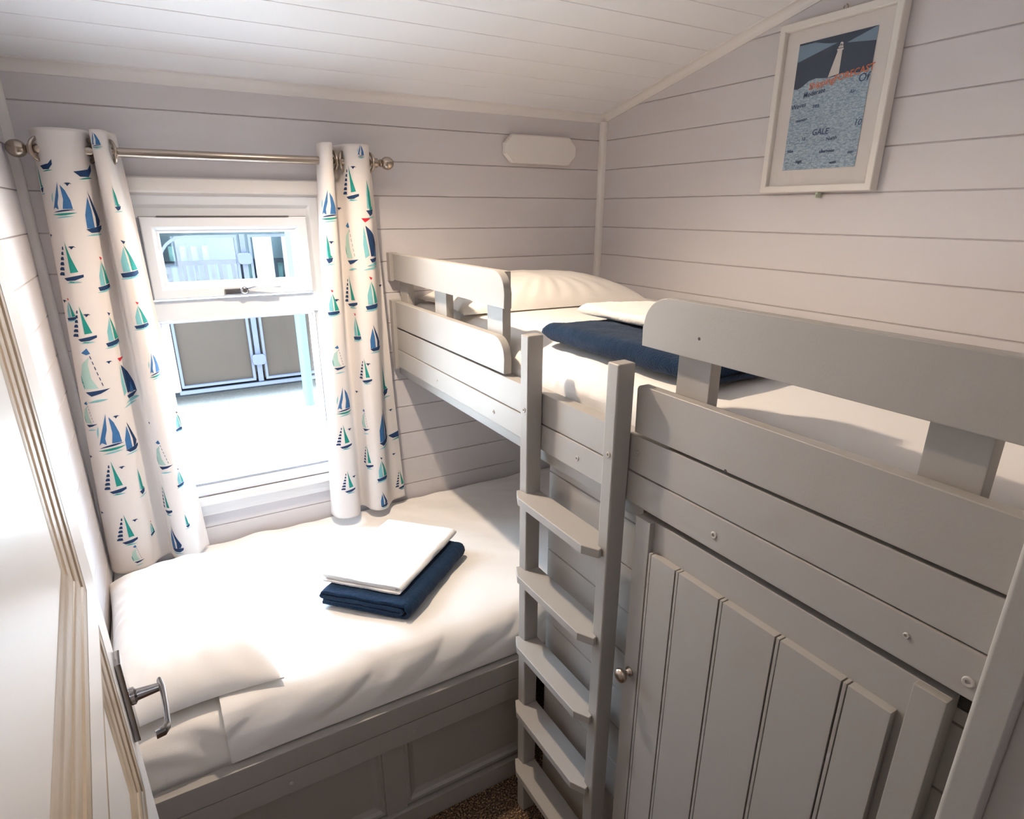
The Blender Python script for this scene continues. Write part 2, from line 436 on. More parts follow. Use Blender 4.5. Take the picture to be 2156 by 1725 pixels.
# ------------------------------------------------------------------ curtain pole
RY, RZ = -.076, 1.795
rod = thing('curtain_pole', 'brushed nickel curtain pole with ball ends above the window', 'curtain pole', (-1.38, RY, RZ))
bm = bmesh.new(); sweep(bm, [(-1.80, RY, RZ), (-1.4, RY, RZ), (-.955, RY, RZ)], .0115, 24)
finish('pole', bm, M_nickel, rod, smooth=40)
def finial(x, s, r):
    b = bmesh.new()
    pr = [(.0, 0), (.0135, 0), (.0135, .014), (.009, .018), (.008, .021), (.0115, .023), (.0115, .026), (.007, .029)]
    for i in range(1, 13):
        a = -PI/2 + .35 + (PI - .35)*i/12
        pr.append((max(r*math.cos(a), 0) if i < 12 else 0, .027 + r*1.02 + r*1.08*math.sin(a)))
    lathe(b, (x, RY, RZ), (s, 0, 0), pr, 32); finish('finial', b, M_nickel, rod, smooth=60)
finial(-1.800, -1, .0205); finial(-.957, 1, .0195)
for x in (-1.79, -.968):
    bm = bmesh.new()
    lathe(bm, (x, -.001, RZ), (0, -1, 0), [(0, 0), (.018, 0), (.018, .004), (.012, .007), (.006, .010), (.006, .062), (0, .062)], 24)
    finish('bracket', bm, M_nickel, rod, smooth=40)
settle(rod)

# ------------------------------------------------------------------ curtains printed with boats
import math
CL_TOP = [(-1.818,-.044),(-1.812,-.064),(-1.797,-.090),(-1.770,-.108),(-1.735,-.108),(-1.708,-.092),(-1.694,-.062),(-1.690,-.040),(-1.688,-.062),(-1.690,-.098),(-1.682,-.118),(-1.665,-.116),(-1.653,-.090),(-1.648,-.060),(-1.642,-.045),(-1.634,-.040)]
CL_BOT = [(-1.845,-.030),(-1.862,-.045),(-1.868,-.072),(-1.845,-.105),(-1.800,-.112),(-1.765,-.098),(-1.745,-.066),(-1.720,-.046),(-1.705,-.046),(-1.696,-.078),(-1.682,-.110),(-1.655,-.122),(-1.630,-.108),(-1.618,-.078),(-1.606,-.055),(-1.598,-.050)]
CR_TOP = [(-1.118,-.045),(-1.119,-.070),(-1.117,-.102),(-1.104,-.118),(-1.090,-.112),(-1.082,-.085),(-1.078,-.050),(-1.068,-.040),(-1.056,-.060),(-1.044,-.096),(-1.020,-.113),(-.990,-.112),(-.972,-.094),(-.968,-.066),(-.964,-.046),(-.956,-.040)]
CR_BOT = [(-1.188,-.050),(-1.188,-.078),(-1.178,-.108),(-1.150,-.124),(-1.118,-.120),(-1.100,-.092),(-1.092,-.058),(-1.078,-.046),(-1.064,-.064),(-1.054,-.098),(-1.030,-.120),(-.998,-.114),(-.980,-.086),(-.962,-.062),(-.935,-.056),(-.914,-.050)]
def catm(P,u):
    n=len(P)-1; x=min(max(u,0.0),1.0)*n; i=min(int(x),n-1); t=x-i
    p0=P[max(i-1,0)];p1=P[i];p2=P[i+1];p3=P[min(i+2,n)]
    return tuple(.5*((2*p1[k])+(-p0[k]+p2[k])*t+(2*p0[k]-5*p1[k]+4*p2[k]-p3[k])*t*t+(-p0[k]+3*p1[k]-3*p2[k]+p3[k])*t**3) for k in (0,1))
def curtain_point(side,u,v):
    T,B,z0,z1=(CL_TOP,CL_BOT,1.843,.612) if side=='L' else (CR_TOP,CR_BOT,1.843,.628)
    a=catm(T,u);b=catm(B,u)
    w=v**.85
    x=a[0]*(1-w)+b[0]*w; y=a[1]*(1-w)+b[1]*w
    x+=.004*math.sin(5*v+9*u)*v; y+=.004*math.sin(7*v+13*u)*v*(1-v)*2
    return (x,y,z0+(z1-z0)*v)

MOTIFS = {'L': [('twin', 0.2067, 0.1333, 0.086), ('stripe', 0.34, 0.1633, 0.115), ('dash', 0.19, 0.2567, 0.111), ('green', 0.3433, 0.2867, 0.098), ('dash', 0.21, 0.3867, 0.107), ('greenw', 0.34, 0.4067, 0.103), ('pale', 0.2133, 0.5, 0.152), ('big', 0.39, 0.5267, 0.14), ('twin', 0.25, 0.6367, 0.119), ('stripe', 0.3467, 0.66, 0.103), ('dash', 0.2333, 0.7467, 0.115), ('fin', 0.3567, 0.7767, 0.094), ('dash', 0.2433, 0.8833, 0.111), ('green', 0.38, 0.9067, 0.053), ('dash', 0.6267, 0.83, 0.111), ('stripe', 0.66, 0.9433, 0.103), ('pale', 0.2667, 0.9567, 0.07), ('fin', 0.74, 0.1333, 0.066), ('greenw', 0.7267, 0.2567, 0.107), ('green', 0.7333, 0.3767, 0.082), ('twin', 0.7633, 0.49, 0.078), ('greenw', 0.96, 0.6467, 0.066), ('pale', 0.6767, 0.7133, 0.107), ('greenw', 0.7867, 0.7767, 0.066), ('fin', 0.77, 0.8933, 0.053), ('twin', 0.67, 0.02, 0.041), ('hull', 0.16, 0.07, 0.033), ('hull', 0.3267, 0.08, 0.045), ('fin', 0.0933, 0.0967, 0.074), ('green', 0.1667, 0.3567, 0.066), ('pale', 0.1733, 0.5933, 0.086), ('bird', 0.24, 0.1067, 0.009), ('bird', 0.22, 0.23, 0.009), ('bird', 0.2367, 0.37, 0.009), ('bird', 0.2867, 0.6033, 0.009), ('bird', 0.2733, 0.7267, 0.009), ('bird', 0.1367, 0.34, 0.009), ('bird', 0.2967, 0.4767, 0.009), ('bird', 0.14, 0.6967, 0.009), ('bird', 0.15, 0.84, 0.009), ('bird', 0.2867, 0.8667, 0.009), ('bird', 0.1067, 0.2067, 0.009), ('bird', 0.61, 0.6333, 0.009)], 'R': [('twin', 0.19, 0.1433, 0.093), ('dash', 0.6067, 0.09, 0.109), ('fin', 0.7433, 0.13, 0.117), ('big', 0.7333, 0.2367, 0.154), ('pale', 0.57, 0.2433, 0.146), ('green', 0.71, 0.3667, 0.117), ('dash', 0.5333, 0.36, 0.113), ('fin', 0.1667, 0.25, 0.097), ('green', 0.18, 0.3833, 0.089), ('stripe', 0.7167, 0.4867, 0.101), ('green', 0.57, 0.4567, 0.101), ('dash', 0.6133, 0.5733, 0.097), ('fin', 0.86, 0.6167, 0.142), ('pale', 0.1967, 0.53, 0.093), ('twin', 0.23, 0.6467, 0.101), ('stripe', 0.77, 0.75, 0.158), ('pale', 0.5833, 0.7233, 0.093), ('dash', 0.2033, 0.75, 0.097), ('dash', 0.5867, 0.83, 0.101), ('greenw', 0.7067, 0.8733, 0.101), ('dash', 0.21, 0.8867, 0.093), ('stripe', 0.7067, 0.97, 0.069), ('twin', 0.7, 0.0167, 0.04), ('dash', 0.9533, 0.94, 0.089), ('hull', 0.9733, 0.7867, 0.057), ('bird', 0.6433, 0.0567, 0.009), ('bird', 0.1933, 0.2333, 0.009), ('bird', 0.2133, 0.3767, 0.009), ('bird', 0.6467, 0.5567, 0.009), ('bird', 0.5133, 0.6433, 0.009), ('bird', 0.2567, 0.7333, 0.009), ('bird', 0.9267, 0.7133, 0.009), ('bird', 0.26, 0.8767, 0.009), ('bird', 0.9133, 0.8533, 0.009), ('bird', 0.4933, 0.1533, 0.009), ('bird', 0.9433, 0.3533, 0.009)]}


def cu(side, u, v, off=0.0):
    e = 1e-3
    p = Vector(curtain_point(side, u, v))
    du = Vector(curtain_point(side, min(u+e, 1), v)) - Vector(curtain_point(side, max(u-e, 0), v))
    dv = Vector(curtain_point(side, u, min(v+e, 1))) - Vector(curtain_point(side, u, max(v-e, 0)))
    n = du.cross(dv)
    n = n.normalized() if n.length > 0 else Vector((0, -1, 0))
    # u runs left to right, v downwards: the front face of the cloth looks along -(du x dv) flipped to the viewer side
    return p - n*off if side_sign < 0 else p + n*off, du.length/(2*e if 0 < u < 1 else e)
side_sign = -1

def leaf(a, b, w, n=7):
    """brush stroke from a to b with a belly of w"""
    ax, ay = a; bx, by = b; dx, dy = bx-ax, by-ay; L = math.hypot(dx, dy) or 1; nx, ny = -dy/L, dx/L
    up = [(ax+dx*i/n + nx*w*math.sin(PI*i/n), ay+dy*i/n + ny*w*math.sin(PI*i/n)) for i in range(n+1)]
    dn = [(ax+dx*i/n - nx*w*.35*math.sin(PI*i/n), ay+dy*i/n - ny*w*.35*math.sin(PI*i/n)) for i in range(n-1, 0, -1)]
    return up + dn
def motif(kind):
    """polygons in a box about one unit tall, (ink, outline)"""
    N, B, G, A, R, T = range(6)
    hull = [(-.22, -.30), (.24, -.22), (.22, -.30), (.12, -.37), (-.12, -.38)]
    if kind == 'twin':
        return [(B, [(-.24, -.28), (-.10, .20), (-.02, .48), (-.04, .1), (-.10, -.12), (-.09, -.28), (-.18, -.22)]), (B, [(.03, .40), (.13, .25), (.22, -.02), (.25, -.26), (.02, -.26), (.06, .0)]),
                (N, leaf((-.26, -.36), (.30, -.28), .035)), (G, leaf((-.30, -.42), (.34, -.36), -.045)), (A, leaf((-.20, -.52), (.26, -.46), .03)), (A, leaf((-.24, -.10), (-.20, .2), .03))]
    if kind == 'stripe':
        return [(B, [(-.20, -.28), (-.20, .0), (-.10, .38), (-.04, .1), (-.02, -.28)]), (N, [(-.08, .50), (.04, .22), (.20, -.12), (.16, -.22), (.04, -.26), (.05, -.05), (-.02, .2)]), (N, hull), (A, leaf((-.24, -.44), (.22, -.42), .03))]
    if kind == 'dash':
        L = []
        for i in range(6):
            y = -.26 + i*.115; w = .085 - i*.013; x = -.14 + i*.021
            L.append((N, [(x-w*1.2, y-.036), (x+w*.6, y-.036), (x+w*.55, y+.036), (x-w*.5, y+.040), (x-w*1.1, y+.008)]))
        return L + [(G, [(.02, .46), (.10, .12), (.20, -.22), (.05, -.24), (.04, .1)]), (N, [(-.12, -.36), (.28, -.28), (.28, -.34), (.12, -.41), (-.05, -.42)]), (A, leaf((-.06, -.47), (.24, -.45), .03)), (G, leaf((-.02, -.44), (.12, -.46), .02))]
    if kind in ('green', 'greenw'):
        f = R if kind == 'green' else N
        return [(f, [(-.06, .50), (.04, .46), (-.01, .40)]), (G, [(-.02, .38), (.04, .1), (.06, -.24), (.22, -.22), (.14, .0), (.06, .22)]), (A, [(-.03, .34), (-.14, .0), (-.14, -.26), (.02, -.26)]),
                (N, [(-.22, -.30), (.22, -.24), (.24, -.32), (.1, -.38), (-.18, -.40)]), (A, leaf((-.26, -.44), (.30, -.34), -.04))]
    if kind == 'fin':
        return [(G, [(-.06, .5), (.02, .2), (.06, -.14), (.12, -.20), (-.02, -.26), (-.05, .0)]), (A, [(-.08, .4), (-.05, .1), (-.03, -.22), (-.09, -.2)]), (N, [(-.12, -.26), (.14, -.22), (.10, -.34), (-.02, -.40)]), (A, leaf((-.18, -.46), (.22, -.42), .025))]
    if kind == 'big':
        return [(R, [(-.16, .50), (.02, .50), (-.10, .42)]), (N, [(-.10, .36), (.08, .18), (.22, -.06), (.28, -.26), (.16, -.24), (.11, -.04), (.05, -.24), (-.03, -.25)]), (B, [(.045, -.25), (.11, -.02), (.165, -.25), (.15, -.26)]),
                (A, [(-.13, .36), (-.16, .0), (-.14, -.28), (-.06, -.22)]), (N, [(-.06, -.30), (.30, -.25), (.12, -.35), (-.02, -.37)]), (A, leaf((-.12, -.44), (.36, -.38), .05)), (A, leaf((-.2, -.52), (.2, -.46), .03))]
    if kind == 'pale':
        L = [(B, [(-.08, .42), (.02, .50), (.06, .40), (.0, .38)]), (T, [(.03, .34), (-.10, .22), (-.16, .0), (-.14, -.24), (.10, -.24), (.02, -.05), (.0, .2)]), (G, leaf((-.16, .02), (-.12, -.24), -.025)),
             (N, [(-.12, -.30), (.28, -.26), (.12, -.34), (-.02, -.38)])]
        for i in range(6): y = .36 - i*.10; L.append((N, [(.04+i*.022, y), (.052+i*.022, y), (.066+i*.022, y-.06), (.054+i*.022, y-.06)]))
        return L + [(A, leaf((-.1, -.50), (.22, -.46), .03))]
    if kind == 'hull':
        return [(N, [(-.6, .0), (.2, .15), (.5, .45), (.5, .1), (.2, -.25), (-.3, -.25)]), (G, leaf((-.4, -.4), (.5, -.3), .06))]
    return [(N, [(-.9, .45), (-.5, .5), (-.05, -.15), (.5, .5), (1.1, .35), (.55, .75), (0, .1), (-.45, .75)])]   # bird

def make_curtain(side, name, label, rings):
    root = thing(name, label, 'curtain', (curtain_point(side, .5, 0)[0], RY, RZ), 'boat print curtains at the window')
    NU, NV = 190, 150
    b = bmesh.new()
    G = [[b.verts.new(curtain_point(side, i/NU, j/NV)) for j in range(NV+1)] for i in range(NU+1)]
    back = []
    for i in range(NU+1):
        row = []
        for j in range(NV+1):
            p, _ = cu(side, i/NU, j/NV, -.0016); row.append(b.verts.new(p))
        back.append(row)
    for i in range(NU):
        for j in range(NV):
            b.faces.new([G[i][j], G[i][j+1], G[i+1][j+1], G[i+1][j]]); b.faces.new([back[i][j], back[i+1][j], back[i+1][j+1], back[i][j+1]])
    for j in range(NV):
        b.faces.new([G[0][j], back[0][j], back[0][j+1], G[0][j+1]]); b.faces.new([G[NU][j], G[NU][j+1], back[NU][j+1], back[NU][j]])
    for i in range(NU):
        b.faces.new([G[i][0], G[i+1][0], back[i+1][0], back[i][0]]); b.faces.new([G[i][NV], back[i][NV], back[i+1][NV], G[i+1][NV]])
    H = 1.843 - (.612 if side == 'L' else .628)
    for kind, u0, v0, h in MOTIFS[side]:
        _, du = cu(side, u0, v0)
        for ink, poly in motif(kind):
            bb = bmesh.new()
            f = bb.faces.new([bb.verts.new((x*h, y*h, 0)) for x, y in poly])
            bmesh.ops.triangulate(bb, faces=bb.faces[:])
            for _k in range(5):
                es = [e for e in bb.edges if e.calc_length() > .0075]
                if not es: break
                bmesh.ops.subdivide_edges(bb, edges=es, cuts=1); bmesh.ops.triangulate(bb, faces=[q for q in bb.faces if len(q.verts) > 3])
            mp = {}
            ok = True
            for v in bb.verts:
                u = u0 + v.co.x/max(du, .12); w = v0 - v.co.y/H
                if not (0.001 < u < .999): u = min(max(u, .001), .999)
                w = min(max(w, .001), .999)
                p, _ = cu(side, u, w, .0007); mp[v] = b.verts.new(p)
            for q in bb.faces:
                try:
                    nf = b.faces.new([mp[v] for v in q.verts]); nf.material_index = ink + 1
                except ValueError: pass
            bb.free()
    finish('cloth', b, [M_cloth] + M_ink, root, smooth=0, recalc=False)
    for x, ang in rings:
        b = bmesh.new()
        c = Vector((x, RY, RZ)); nx = Vector((math.cos(ang), math.sin(ang), 0)); t = Vector((-math.sin(ang), math.cos(ang), 0))
        R0, r0 = .0255, .0052
        rr_ = []
        for i in range(36):
            a = 2*PI*i/36; d = t*math.cos(a) + Vector((0, 0, 1))*math.sin(a)
            rr_.append([b.verts.new(c + d*(R0 + r0*math.cos(q*PI/5)) + nx*r0*.8*math.sin(q*PI/5)) for q in range(10)])
        for i in range(36):
            for q in range(10): b.faces.new([rr_[i][q], rr_[(i+1) % 36][q], rr_[(i+1) % 36][(q+1) % 10], rr_[i][(q+1) % 10]])
        finish('eyelet', b, M_nickel, root, smooth=60)
    settle(root)
make_curtain('L', 'eyelet_curtain', 'boat print eyelet curtain on the left of the window, beside the left wall', ((-1.800, -.85), (-1.696, .45), (-1.650, .35)))
make_curtain('R', 'eyelet_curtain', 'boat print eyelet curtain on the right of the window, beside the bunk bed', ((-1.080, .2), (-1.050, -.6), (-.969, .3)))

# ------------------------------------------------------------------ plaque on the window wall
bm = bmesh.new()
c = .030
pts = [(-.453, 1.817+c), (-.453+c, 1.817), (-.146-c, 1.817), (-.146, 1.817+c), (-.146, 1.912-c), (-.146-c, 1.912), (-.453+c, 1.912), (-.453, 1.912-c)]
prism(bm, pts, 'y', -.026, -.002, .004, 1)
tag(finish('wall_plaque', bm, M_trim), 'white wooden plaque with cut corners on the window wall beside the corner', 'wall plaque')

# ------------------------------------------------------------------ picture
PX = -.024
MP = lambda u, v, h: Vector((PX - h, u, v))
pic = thing('framed_print', 'white framed lighthouse and sea print hanging on the right wall', 'picture', (PX, -.956, 1.705))
bm = bmesh.new()
mitred(bm, MP, -1.122, -.790, 1.705, 2.125, [(0, -.020), (0, .006), (.002, .008), (.016, .008), (.018, .006), (.019, -.004), (.019, -.02)], close=True)
finish('frame', bm, M_frame, pic, smooth=25)
bm = bmesh.new(); quad(bm, MP, -1.106, -.806, 1.72, 2.11, -.006)
box(bm, PX+.010, PX+.018, -1.108, -.804, 1.718, 2.112)
finish('mount', bm, M_mount, pic)
pm = {k: mat('poster_'+k, c, .6) for k, c in dict(night=(44, 58, 82), beam=(118, 142, 165), tower=(214, 206, 202), sea=(150, 174, 190), orange=(214, 108, 62), ink=(50, 74, 112), foam=(190, 204, 212)).items()}
def seamat():
    m, nt, p = nodes('poster_sea_script'); p.inputs['Roughness'].default_value = .7
    tc = nt.nodes.new('ShaderNodeTexCoord'); mp = nt.nodes.new('ShaderNodeMapping'); mp.inputs['Scale'].default_value = (1, 110, 260)
    n = nt.nodes.new('ShaderNodeTexNoise'); n.inputs['Scale'].default_value = 1.0; n.inputs['Detail'].default_value = 3; n.inputs['Distortion'].default_value = .8
    r = nt.nodes.new('ShaderNodeValToRGB'); e = r.color_ramp; e.elements[0].position = .38; e.elements[0].color = lin((128, 152, 176)); e.elements[1].position = .62; e.elements[1].color = lin((178, 194, 204))
    nt.links.new(tc.outputs['Object'], mp.inputs[0]); nt.links.new(mp.outputs[0], n.inputs['Vector']); nt.links.new(n.outputs['Fac'], r.inputs[0]); nt.links.new(r.outputs[0], p.inputs['Base Color']); return m
bm = bmesh.new()
PU0, PU1, PV0, PV1 = -.849, -1.062, 1.7635, 2.073     # u runs to the right as y falls
W_, H_ = PU0-PU1, PV1-PV0
def pp(s, t, h): return MP(PU0 - s*W_, PV0 + t*H_, h)
def poly(b, pts, h, mi): 
    f = b.faces.new([b.verts.new(pp(s, t, h)) for s, t in pts]); f.material_index = mi
poly(bm, [(0, 0), (1, 0), (1, 1), (0, 1)], -.0050, 0)
wave = [(0, .655), (.06, .65), (.12, .665), (.20, .70), (.30, .712), (.42, .70), (.52, .698), (.64, .715), (.78, .70), (.88, .695), (.95, .705), (1, .72)]
poly(bm, [(0, 0), (1, 0)] + wave[::-1], -.0046, 1)
poly(bm, [(0, .985), (0, .86), (.52, .945), (.40, .955), (.22, .985)], -.0046, 2)
poly(bm, [(1, 1.0), (1, .90), (.64, .930)], -.0046, 2)
poly(bm, [(.46, .700), (.60, .714), (.598, .885), (.61, .885), (.61, .898), (.53, .898), (.53, .885), (.54, .885)], -.0042, 3)
poly(bm, [(.54, .903), (.605, .903), (.602, .915), (.545, .915)], -.0042, 3)
poly(bm, [(.553, .918), (.595, .918), (.598, .935), (.58, .945), (.562, .940)], -.0042, 3)
poly(bm, [(.562, .921), (.587, .921), (.587, .929), (.562, .929)], -.0040, 0)
finish('print', bm, [pm['night'], seamat(), pm['beam'], pm['tower']], pic, recalc=False)
def lettering(text, s, t, size, m, tilt=0.0, shear=.15):
    cu_ = bpy.data.curves.new('t', 'FONT'); cu_.body = text; cu_.size = size; cu_.shear = shear; cu_.offset = .0003; cu_.resolution_u = 2
    tmp = bpy.data.objects.new('t', cu_); COL.objects.link(tmp)
    dg = bpy.context.evaluated_depsgraph_get(); me = bpy.data.meshes.new_from_object(tmp.evaluated_get(dg))
    bpy.data.objects.remove(tmp)
    ca, sa = math.cos(tilt), math.sin(tilt)
    base = pp(s, t, -.0036)
    for v in me.vertices:
        x, y = v.co.x*ca - v.co.y*sa, v.co.x*sa + v.co.y*ca
        v.co = base + Vector((0, -x, y))
    me.materials.clear(); me.materials.append(m)
    return me
for i, (txt, s, t, sz, k, tl) in enumerate([('ShippingFORECAST', .22, .630, .0215, 'orange', .12), ('Of', .86, .625, .026, 'ink', .05), ('Moderate', .16, .575, .016, 'ink', .1), ('Air', .78, .55, .012, 'ink', .1), ('Waves', .01, .49, .016, 'ink', .12),
        ('sea', .31, .485, .016, 'ink', 0), ('morning', .10, .385, .010, 'ink', .1), ('GALE', .36, .27, .020, 'ink', 0), ('10', .90, .31, .020, 'ink', 0), ('10', .22, .235, .012, 'ink', 0), ('North', .57, .215, .012, 'ink', .08), ('blue', .04, .145, .011, 'ink', 0),
        ('afternoon', .50, .125, .011, 'ink', 0), ('cold', .88, .105, .009, 'ink', 0), ('high', .18, .055, .012, 'ink', 0), ('gusts', .66, .03, .010, 'ink', .08)]):
    me = lettering(txt, s, t, sz, pm[k], tl)
    o = link('lettering', me, pic)
rg = random.Random(3)
bm = bmesh.new()
for k in range(150):   # fine pale handwriting filling the sea
    s = rg.uniform(.02, .85); t = rg.uniform(.02, .62); L = rg.uniform(.05, .13); nn = 14; amp = rg.uniform(.004, .009)
    up = [(s+L*i/nn, t+amp*math.sin(i*1.9+k)) for i in range(nn+1)]
    for (a, b_) in zip(up, up[1:]):
        try: poly(bm, [(a[0], a[1]), (b_[0], b_[1]), (b_[0], b_[1]+.0022), (a[0], a[1]+.0022)], -.0041, 0)
        except ValueError: pass
finish('handwriting', bm, pm['foam'], pic, recalc=False)
bm = bmesh.new(); quad(bm, MP, -1.105, -.808, 1.723, 2.107, -.002); finish('glass', bm, M_glass, pic)
bm = bmesh.new()
ringp = [(-.012, -.962 + .006*math.cos(a), 2.133 + .006*math.sin(a)) for a in [2*PI*i/16 for i in range(17)]]
sweep(bm, ringp, .0014, 8); box(bm, -.016, -.010, -.966, -.958, 2.120, 2.128, .001)
finish('hanging_ring', bm, M_nickel, pic, smooth=40)
bm = bmesh.new()
box(bm, -.018, -.0, -.970, -.962, 1.690, 1.7045, .002); lathe(bm, (-.018, -.966, 1.695), (-1, 0, 0), [(0, 0), (.004, 0), (.003, .004), (0, .005)], 12)
finish('retaining_clip', bm, mat('pale_green_plastic', (186, 200, 186), .5), pic, smooth=40)
settle(pic)

# ------------------------------------------------------------------ bunk bed
XF = -.895
G1, G2, G3, G4, RB, RC = 1.5195, 1.4317, 1.3600, 1.2660, 1.1910, 1.1280
YE = -1.893
bunk = thing('bunk_bed', 'grey painted upper bunk frame with slatted guard rails along the right wall', 'bunk bed', (-.45, -.95, 1.10))
def board(name, y0, y1, z0, z1, r0=0, r1=0, x0=XF, x1=XF+.021, bev=.0025, rb0=0, rb1=0):
    """plank facing the room, y0 near the camera, r = corner radii (top camera end, top window end)"""
    pts = []
    def arc(cy, cz, r, a0):
        return [(cy+r*math.cos(math.radians(a0+90*i/8)), cz+r*math.sin(math.radians(a0+90*i/8))) for i in range(9)]
    pts += arc(y1-r1, z1-r1, r1, 0) if r1 else [(y1, z1)]
    pts += arc(y0+r0, z1-r0, r0, 90) if r0 else [(y0, z1)]
    pts += arc(y0+rb0, z0+rb0, rb0, 180) if rb0 else [(y0, z0)]
    pts += arc(y1-rb1, z0+rb1, rb1, 270) if rb1 else [(y1, z0)]
    b = bmesh.new(); prism(b, pts, 'x', x0, x1, bev, 2)
    return finish(name, b, M_bunk, bunk, smooth=35)
board('guard_board', -.797, -.030, G2, G1, r0=.052)
board('guard_board', -.797, -.030, G4+.004, G3, r0=.052)
board('guard_board', YE, -1.288, G2, G1, r1=.055)
board('guard_board', YE, -1.286, G4+.004, G3, r1=.006)
board('side_rail', YE, -.002, RB+.001, G4-.002, x0=XF+.001, x1=XF+.033)
board('side_rail', YE, -.002, RC, RB-.001, x0=XF-.001, x1=XF+.033)
board('ledger', -1.3145, -.002, 1.094, RC-.0005, x0=XF+.012, x1=XF+.040)
for a, b_ in ((-.098, -.030), (-.412, -.328), (-.752, -.670), (-1.430, -1.358), (-1.826, -1.758)):
    b = bmesh.new(); box(b, XF+.021, XF+.045, a, b_, G4+.002, G1-.004, .002); finish('guard_spacer', b, M_bunk, bunk, smooth=35)
for z0, z1 in ((G2-.004, G1+.002), (1.12, G3+.003)):
    b = bmesh.new(); box(b, XF-.012, XF+.02, -.0295, -.001, z0, z1, .002); finish('wall_cleat', b, M_bunk, bunk, smooth=35)
b = bmesh.new(); box(b, XF+.034, -.012, YE, -.012, 1.140, 1.158, .001)
for k in range(9):
    y = -.12 - k*.20; box(b, XF+.036, -.012, y-.035, y+.035, 1.106, 1.1395, .001)
finish('bed_base', b, M_bunk, bunk)
def screw(x, y, z, parent, ax=(-1, 0, 0), r=.0058):
    b = bmesh.new()
    lathe(b, (x, y, z), ax, [(r, -.002), (r, .0008), (r*.8, .0018), (r*.45, .0016), (r*.42, -.0008), (0, -.0008)], 20)
    o = finish('screw', b, M_screw, parent, smooth=40)
for y, z, r in ((-.374, 1.158, .004), (-.742, 1.157, .0058), (-1.115, 1.157, .0058), (-1.495, 1.156, .0062), (-1.872, 1.150, .0068), (-1.297, 1.232, .004), (-1.80, 1.165, .004)):
    screw(XF-.001, y, z, bunk, r=r)
for y, z in ((-1.418, 1.466), (-1.50, 1.272)):
    b = bmesh.new(); lathe(b, (XF, y, z), (-1, 0, 0), [(.0025, -.001), (.0025, .0004), (0, .0004)], 12); finish('filled_screw_hole', b, M_dark, bunk)
settle(bunk)

# ladder fixed to the front of the bunk
LX = XF - .0415
lad = thing('bunk_ladder', 'grey painted wooden ladder with five treads fixed to the front of the bunk', 'ladder', (LX, -1.11, 0))
def post(y0, y1):
    b = bmesh.new(); box(b, LX, XF-.0015, y0, y1, .0, 1.400, .004, 3)
    return finish('upright', b, M_bunk, lad, smooth=35)
post(-.976, -.944); post(-1.2795, -1.2475)
for y, z in ((-.962, 1.229), (-1.266, 1.226)): screw(LX, y, z, lad)
for k in range(5):
    z = 1.0255 - .2108*k
    b = bmesh.new()
    xf = LX - .029
    pts = [(XF-.003, -.9765), (LX-.001, -.9765), (LX-.001, -.950), (LX-.010, -.9475), (xf, -.985), (xf, -1.233), (LX-.010, -1.2665), (LX-.001, -1.264), (LX-.001, -1.247), (XF-.003, -1.247)]
    prism(b, pts, 'z', z-.020, z, .0012, 1)
    finish('tread', b, M_bunk, lad)
settle(lad)

# ------------------------------------------------------------------ cupboard under the bunk
cup = thing('cupboard', 'grey clad cupboard built in beneath the bunk behind the ladder', 'cupboard', (-.5, -1.42, 0))
CXF = -.872
b = bmesh.new()
cladding(b, lambda u, v, h: Vector((CXF-h, u, v)), YE, -.977, 0, 1.0935)
# side facing the lower bed
cladding(b, lambda u, v, h: Vector((u, -.944+h, v)), -.835, -.010, 0, 1.0935)
box(b, CXF+.012, -.012, -1.89, -.980, 0, 1.09); box(b, -.832, -.012, -.981, -.952, 0, 1.09)
finish('carcass', b, M_bunk, cup, recalc=False)
b = bmesh.new(); box(b, -.843, -.830, -.977, -.9435, 0, 1.093, .002); finish('corner_trim', b, M_bunk, cup, smooth=35)
# door with raised tongue and groove boards
b = bmesh.new()
DY0, DY1, DZ0, DZ1 = -1.862, -1.318, .06, 1.115
box(b, -.893, CXF-.001, DY0, DY1, DZ0, DZ1, .002)                           # backing and top rail
box(b, -.905, -.892, -1.3575, DY1, DZ0, DZ1, .002)                            # hinge stile
box(b, -.905, -.892, DY0, -1.8235, DZ0, DZ1, .002)
ed = [-1.3625, -1.4325, -1.5315, -1.6400, -1.7455, -1.8125]
for a, c2 in zip(ed, ed[1:]):
    box(b, -.9075, -.892, c2+.0022, a-.0075, .132, 1.057, .0010)
    box(b, -.9065, -.892, a-.0053, a, .132, 1.0568, .0010)
cdoor = finish('cupboard_door', b, M_bunk, cup, smooth=35)
b = bmesh.new()
lathe(b, (-.905, -1.336, .765), (-1, 0, 0), [(0, 0), (.0105, 0), (.0105, .003), (.0065, .006), (.005, .012), (.0065, .016), (.0135, .019), (.0155, .023), (.0145, .028), (.009, .032), (0, .0335)], 28)
finish('knob', b, M_nickel, cdoor, smooth=60)
for z in (.86, .25):
    b = bmesh.new(); sweep(b, [(-.886, -1.8665, z-.03), (-.886, -1.8665, z+.03)], .0042, 12); box(b, -.884, -.873, -1.8885, -1.8635, z-.028, z+.028, .001)
    finish('hinge', b, M_nickel, cdoor, smooth=40)
settle(cup)

